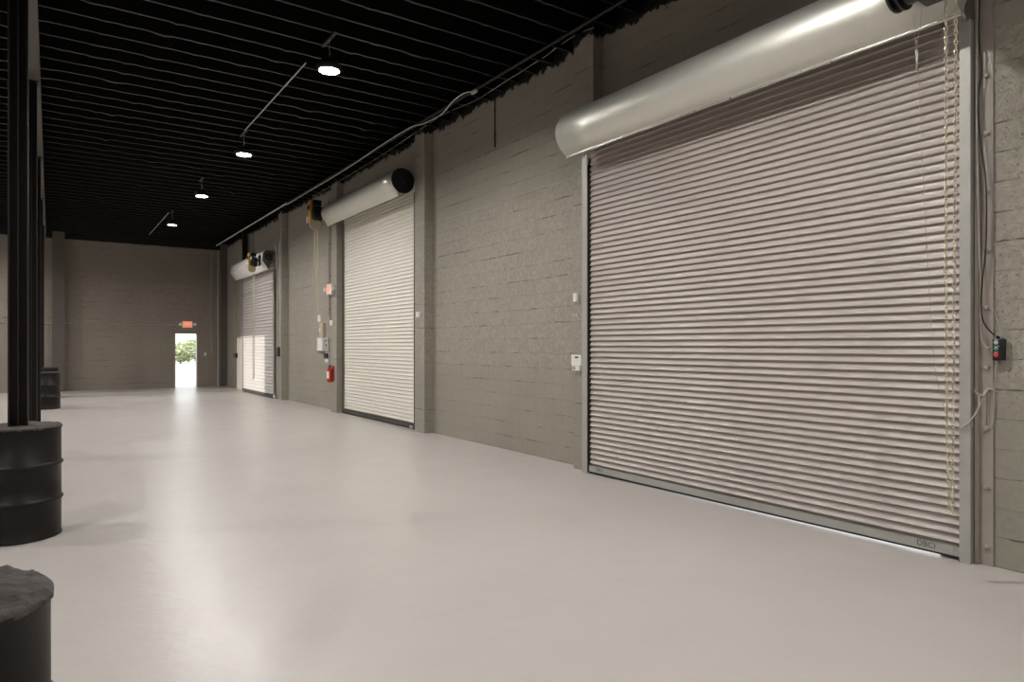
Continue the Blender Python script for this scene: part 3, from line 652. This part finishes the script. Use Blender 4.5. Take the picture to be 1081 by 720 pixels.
# on the middle pilaster (faces the hall)
pc = at(347.5, 305.5, 5.30)
t = thing('exit_sign', (XP, pc.y, pc.z), 'white exit sign with lamp heads on the pilaster by the middle shutter', 'exit sign', 'exit signs')
hw = 0.17; hh = 0.125
bm = bm_new(); box(bm, XP - 0.07, XP, pc.y - hw, pc.y + hw, pc.z - hh, pc.z + hh, 0.006); obj('sign_case', bm, M['white'], t)
bm = bm_new(); text_mesh(bm, 'EXIT', 0.17, lambda u, v, w: (XP - 0.0715 - w, pc.y - u * 0.78, pc.z + v)); obj('letters', bm, M['exit_red'], t)
for sg in (1, -1):
    bm = bm_new(); lathe(bm, [(0.02, 0.05), (0.045, 0.03), (0.055, -0.035), (0.05, -0.04), (0.01, -0.03)], 20, (XP - 0.06, pc.y + sg * (hw + 0.065), pc.z), 'x'); lamp = obj('lamp_head', bm, M['white'], t, True)
    bm = bm_new(); tube(bm, [(XP - 0.03, pc.y + sg * (hw - 0.01), pc.z), (XP - 0.03, pc.y + sg * (hw + 0.05), pc.z)], 0.012, 8); sub('arm', bm, M['white'], lamp)
# over the far doorway
pc = at_y(198, 342.5, YF - 0.06)
t = thing('exit_sign', (pc.x, YF, pc.z), 'reddish exit sign with two lamp heads above the bright open doorway', 'exit sign', 'exit signs')
hw = 0.165; hh = 0.115
bm = bm_new(); box(bm, pc.x - hw, pc.x + hw, YF - 0.06, YF, pc.z - hh, pc.z + hh, 0.006); cs = obj('sign_case', bm, M['exit_face'], t)
bm = bm_new(); text_mesh(bm, 'EXIT', 0.17, lambda u, v, w: (pc.x + u * 0.76, YF - 0.062 - w, pc.z + v)); obj('letters', bm, M['exit_red'], t)
for sg in (1, -1):
    bm = bm_new(); lathe(bm, [(0.02, 0.04), (0.05, 0.03), (0.06, -0.035), (0.05, -0.04), (0.01, -0.03)], 20, (pc.x + sg * (hw + 0.075), YF - 0.06, pc.z), 'y'); lamp = obj('lamp_head', bm, M['white'], t, True)
    bm = bm_new(); tube(bm, [(pc.x + sg * (hw - 0.01), YF - 0.03, pc.z), (pc.x + sg * (hw + 0.06), YF - 0.03, pc.z)], 0.012, 8); sub('arm', bm, M['white'], lamp)
# control boxes by the far shutter
t = thing('push_button_station', (XP, 19.46, 1.22), 'small black control box right of the far pale shutter', 'control box')
bm = bm_new(); box(bm, XP - 0.07, XP, 19.37, 19.55, 1.22, 1.48, 0.006); obj('case', bm, M['blackm'], t)
bm = bm_new(); lathe(bm, [(0.02, 0), (0.02, -0.01)], 12, (XP - 0.07, 19.46, 1.38), 'x'); obj('button', bm, M['btn_red'], t)
t, y0, y1, z0, z1 = wall_box('push_button_station', 246.2, 248.8, 373, 377.5, XW, 0.07, M['blackm'], 'small black box at the foot of a conduit left of the far shutter', 'control box')
bm = bm_new(); lathe(bm, [(0.02, 0), (0.02, -0.01)], 12, (XW - 0.07, (y0 + y1) / 2, (z0 + z1) / 2), 'x'); obj('button', bm, M['btn_red'], t)
boxtop = (XW - 0.03, (y0 + y1) / 2, z1)

# ---------------------------------------------------------------- conduits, pipes and loose cables
def pipe(name, pts, r, m, label, cat='pipe', clips=0, clip_m=None):
    t = thing(name, pts[0], label, cat)
    bm = bm_new(); tube(bm, pts, r, 10); obj('tube', bm, m, t, True)
    P = [Vector(q) for q in pts]
    for i in range(clips):
        q = P[0].lerp(P[1], (i + 0.5) / clips); u = (P[1] - P[0]).normalized()
        bm = bm_new(); tube(bm, [q - u * 0.015, q + u * 0.015], r * 1.5, 10); obj('clip', bm, clip_m or m, t)
    return t
pipe('conduit', [boxtop, (boxtop[0], boxtop[1], 4.4)], 0.014, M['jamb'], 'vertical conduit rising from the small black box left of the far shutter', clips=3)
pipe('conduit', [(XW - 0.05, 15.52, 2.0), (XW - 0.05, 15.52, 4.3)], 0.03, M['dark_jamb'], 'dark vertical conduit beside the pilaster with the exit sign', clips=3)
pipe('conduit', [(XW - 0.03, 15.75, 2.25), (XW - 0.03, 15.75, 5.0)], 0.012, M['jamb'], 'thin vertical conduit above the small white box by the middle shutter', clips=3)
q = Vector((XP - 0.02, 19.27, 0))
pipe('conduit', [(XP - 0.02, q.y, 0.02), (XP - 0.02, q.y, 4.95)], 0.018, M['galv_matt'], 'pale vertical conduit on the pilaster right of the far shutter', clips=4)
q0 = at_y(-12, 341, YF - 0.02); q1 = at_y(189.5, 343.3, YF - 0.02)
pipe('conduit', [(q1.x, YF - 0.02, q1.z), (0.405, YF - 0.02, q1.z)], 0.012, M['galv_matt'], 'long horizontal conduit along the end wall ending at the exit sign', clips=6)
pipe('conduit', [(0.055, YF - 0.02, q1.z), (XL + 0.02, YF - 0.02, q1.z)], 0.012, M['galv_matt'], 'horizontal conduit on the end wall behind the column row', clips=6)
q = at_y(223.3, 300, YF - 0.02); qz = at_y(223.3, 374, YF - 0.02).z
pipe('conduit', [(q.x, YF - 0.02, 5.05), (q.x, YF - 0.02, qz), (q.x - 0.22, YF - 0.02, qz - 0.01)], 0.012, M['galv_matt'], 'thin conduit dropping down the end wall right of the doorway, bent at its foot')
q = at_y(230.3, 300, YF - 0.15)
pipe('drain_pipe', [(q.x, YF - 0.15, 0.0), (q.x, YF - 0.15, 5.1)], 0.022, M['galv_matt'], 'vertical pipe in the far corner of the end wall', clips=3)
q = at_y(216.8, 374, YF - 0.02)
t = thing('light_switch', (q.x, YF, q.z), 'small pale switch plate right of the open doorway', 'switch')
bm = bm_new(); box(bm, q.x - 0.04, q.x + 0.04, YF - 0.012, YF, q.z - 0.06, q.z + 0.06, 0.003); obj('plate', bm, M['white'], t)
bm = bm_new(); box(bm, q.x - 0.01, q.x + 0.01, YF - 0.022, YF - 0.012, q.z - 0.02, q.z + 0.02, 0.002); obj('toggle', bm, M['white'], t)
# pipe along the joist ends: black near, bare metal far
XR, ZR = 5.09, 5.235
yb = at(302, 217, XR).y
pb = thing('ceiling_pipe', (XR, 12, ZR), 'long pipe under the joist ends, black near and bare metal at its far end', 'pipe')
bm = bm_new(); tube(bm, [(XR, 2.0, ZR), (XR, yb, ZR)], 0.022, 12); obj('painted_length', bm, M['black'], pb, True)['label'] = 'black painted length'
bm = bm_new(); tube(bm, [(XR, yb, ZR), (XR, YF - 0.4, ZR)], 0.021, 12); obj('bare_length', bm, M['white_cable'], pb, True)['label'] = 'bare pale length'
bm = bm_new(); tube(bm, [(XR, yb - 0.06, ZR), (XR, yb + 0.06, ZR)], 0.030, 12); obj('coupling', bm, M['galv_matt'], pb, True)
yy = 4.0
while yy < YF - 1:
    bm = bm_new(); tube(bm, [(XR, yy, ZR + 0.02), (XR, yy, JZ + 0.02)], 0.006, 6); tube(bm, [(XR, yy - 0.012, ZR), (XR, yy + 0.012, ZR)], 0.028, 10); obj('hanger', bm, M['black'], pb); yy += 3 * JP * 2
XK = 5.02
cable('loose_cable', [at(500.5, 97.6, XK), at(491, 98, XK), at(478.5, 106.6, XK), at(465.5, 121, XK), at(446, 131, XK), at(433, 134.6, XK), at(404.6, 152, XK), at(393, 159.7, XK), at(380, 169, XK), at(350, 188, XK), at(328, 201, XK), at(303, 216, XK)], 0.008, M['white_cable'],
      'white loose cable sagging under the black ceiling pipe')
p = at(499, 98, XK)
t = thing('cable_connector', p, 'small pale connector at the near end of the white loose cable', 'connector')
bm = bm_new(); box(bm, p.x - 0.02, p.x + 0.02, p.y - 0.10, p.y + 0.02, p.z - 0.02, p.z + 0.02, 0.004); obj('plug_body', bm, M['white_cable'], t)
bm = bm_new(); box(bm, p.x - 0.012, p.x + 0.012, p.y - 0.13, p.y - 0.10, p.z - 0.012, p.z + 0.012, 0.003); obj('plug_tip', bm, M['galv'], t)
XJ = 5.33
cable('wall_cable', [at(627, 29, XJ), at(610, 36, XJ), at(592, 47, XJ), at(575, 60, XJ), at(562, 68, XJ), at(550, 76, XJ), at(535, 85, XJ), at(520, 95, XJ), at(500, 107, XJ), at(470, 120, XJ), at(440, 139, XJ), at(406, 162, XJ), at(380, 178, XJ), at(350, 196, XJ), at(330, 207, XJ)], 0.005, M['jamb'],
      'thin grey cable wandering along the ragged top of the block wall')
p0, p1 = at(522.3, 104, XW - 0.012), at(523.5, 155, XW - 0.012)
pipe('wall_rod', [(XW - 0.012, p0.y, p0.z), (XW - 0.012, p0.y, p1.z)], 0.010, M['dark_jamb'], 'short dark rod hanging high on the block wall between the shutters', 'rod', clips=2)
# black hanging post above the far hood
t = thing('hood_hanger', (5.25, 23.2, 4.24), 'black steel post between the far white hood and the ceiling', 'post')
bm = bm_new(); box(bm, 5.17, 5.33, 23.05, 23.20, 4.25, 5.26, 0.003); obj('post', bm, M['blackm'], t)
bm = bm_new(); box(bm, 5.13, 5.345, 23.02, 23.23, 4.238, 4.252, 0.002); obj('foot_plate', bm, M['blackm'], t)

# ---------------------------------------------------------------- high bay lamps
LX, LZ = 2.81, 4.90
LY = [-0.75, 3.6, 8.05, 12.45, 16.45, 20.85]
def make_lamp(x, y, label, grp):
    t = thing('high_bay_light', (x, y, LZ), label, 'ceiling light', grp)
    bm = bm_new(); lathe(bm, [(0.118, 0.0), (0.122, -0.028), (0.128, -0.028), (0.150, 0.008), (0.148, 0.03), (0.11, 0.045), (0.10, 0.10), (0.07, 0.12), (0.03, 0.125)], 40, (x, y, LZ))
    for k in range(24):
        a = 2 * PI * k / 24; ex, ey = math.cos(a), math.sin(a)
        p = Vector((x + ex * 0.085, y + ey * 0.085, LZ + 0.044)); tube(bm, [p, p + Vector((ex * 0.055, ey * 0.055, 0))], 0.006, 4)
    obj('housing', bm, M['blackm'], t, True)
    bm = bm_new(); lathe(bm, [(0.115, -0.001), (0.112, -0.004), (0.02, -0.006)], 40, (x, y, LZ)); obj('lens', bm, M['lens'], t, True)
    bm = bm_new(); box(bm, x - 0.02, x + 0.02, y - 0.24, y + 0.24, JZ - 0.03, JZ - 0.005, 0.002); obj('mounting_bar', bm, M['black'], t)
    bm = bm_new(); tube(bm, [(x, y, LZ + 0.12), (x, y, LZ + 0.17), (x + 0.015, y, LZ + 0.19), (x, y, LZ + 0.205)], 0.006, 6); tube(bm, [(x, y, LZ + 0.20), (x, y, JZ - 0.01)], 0.004, 6); obj('hook', bm, M['galv_matt'], t)
    return t
LG = 'round ceiling lamps in the shuttered aisle'
names = {8.05: 'nearest visible round ceiling lamp, largest and brightest', 12.45: 'second round ceiling lamp, at the far end of the thin conduit',
         16.45: 'third round ceiling lamp counting from the nearest', 20.85: 'farthest round ceiling lamp before the end wall'}
for yy in LY: make_lamp(LX, yy, names.get(yy, 'round ceiling lamp above the near end of the hall'), LG)
for yy in LY + [25.0]: make_lamp(-3.1, yy, 'round ceiling lamp above the aisle beyond the columns', 'round ceiling lamps beyond the columns')
pipe('lamp_conduit', [(LX - 0.02, 8.9, JZ - 0.02), (LX - 0.02, 12.3, JZ - 0.02)], 0.010, M['galv_matt'], 'thin conduit between the two nearest round ceiling lamps', clips=2)
pipe('lamp_conduit', [(LX - 0.06, 21.1, JZ - 0.02), (LX - 0.06, 25.6, JZ - 0.02)], 0.012, M['galv_matt'], 'thin conduit running from the farthest lamp to the end wall', clips=3)

# ---------------------------------------------------------------- outdoors
bm = bm_new(); box(bm, -70, 70, YF + 0.2, 120, -0.25, -0.02); structure(obj('ground', bm, M['concrete_out']), 'sunlit pale paving outside the open doorway', 'ground')
bm = bm_new(); box(bm, XW + 0.2, 70, -40, YF + 0.2, -0.25, -0.02); structure(obj('ground', bm, M['concrete_out']), 'sunlit pale paving outside the shutters', 'ground')
bm = bm_new(); box(bm, -70, XL - 0.2, -40, YF + 0.2, -0.25, -0.02); structure(obj('ground', bm, M['concrete_out']), 'pale paving outside the left wall', 'ground')
def shrub(x, y, h, r, label, seed):
    rnd = random.Random(seed)
    t = thing('shrub', (x, y, -0.02), label, 'shrub', 'shrubs outside the doorway')
    bm = bm_new(); tube(bm, [(x, y, -0.02), (x + 0.05, y, h * 0.35), (x, y, h * 0.6)], [0.07, 0.05, 0.03], 8); obj('stem', bm, M['bark'], t, True)
    bm = bm_new()
    for i in range(1500):
        v = Vector((rnd.gauss(0, 1), rnd.gauss(0, 1), rnd.gauss(0, 1))).normalized() * rnd.uniform(0.45, 1)
        p = Vector((x + v.x * r, y + v.y * r, h * 0.55 + v.z * h * 0.45)); a = Vector((rnd.uniform(-1, 1), rnd.uniform(-1, 1), rnd.uniform(-1, 1))).normalized(); u, w = frame_of(a)
        l, ww = 0.20, 0.09
        bm.faces.new([bm.verts.new(q) for q in (p - u * l, p + w * ww, p + u * l, p - w * ww)])
    obj('crown', bm, M['leaf'], t)
for k, (px, h, r, lab) in enumerate(((190.5, 1.6, 1.6, 'pale bushy shrub at the left side of the bright doorway view'), (199, 1.9, 1.8, 'pale bushy shrub in the middle of the bright doorway view'),
                                   (206, 2.2, 1.7, 'pale bushy shrub at the right side of the bright doorway view'))):
    p = at_y(px, 380, 64.0 + 6 * k); shrub(p.x, p.y, h, r, lab, 3 + k)

# ---------------------------------------------------------------- light
S.world = bpy.data.worlds.new('sky'); S.world.use_nodes = True
wn = S.world.node_tree; bg = wn.nodes['Background']
bg.inputs[0].default_value = (0.95, 0.98, 1.0, 1); bg.inputs[1].default_value = 2.4
sun = bpy.data.objects.new('sun', bpy.data.lights.new('sun', 'SUN')); COL.objects.link(sun)
sun.data.energy = 3.6; sun.data.angle = math.radians(0.6); sun.data.color = (1.0, 0.96, 0.9)
sun.rotation_euler = Vector((0.985, 0.0, -0.158)).to_track_quat('-Z', 'Y').to_euler()
LAMP_E = 980.0
M['lens'].node_tree.nodes['Principled BSDF'].inputs['Emission Strength'].default_value = LAMP_E

# ---------------------------------------------------------------- camera
cam = bpy.data.objects.new('camera', bpy.data.cameras.new('camera')); COL.objects.link(cam)
cam.location = (0, 0, CAM_H); cam.rotation_euler = (PI / 2, 0, -YAW)
cam.data.sensor_width = 36.0; cam.data.lens = F_PX / 1081 * 36.0
cam.data.shift_y = (HY - 360.0) / 1081
cam.data.clip_start = 0.05; cam.data.clip_end = 500
S.camera = cam
S.view_settings.view_transform = 'Standard'; S.view_settings.look = 'None'
S.view_settings.exposure = 0.0; S.view_settings.gamma = 1.0; S.view_settings.use_curve_mapping = False
S.cycles.use_denoising = True
S.cycles.max_bounces = 8; S.cycles.diffuse_bounces = 5; S.cycles.glossy_bounces = 4
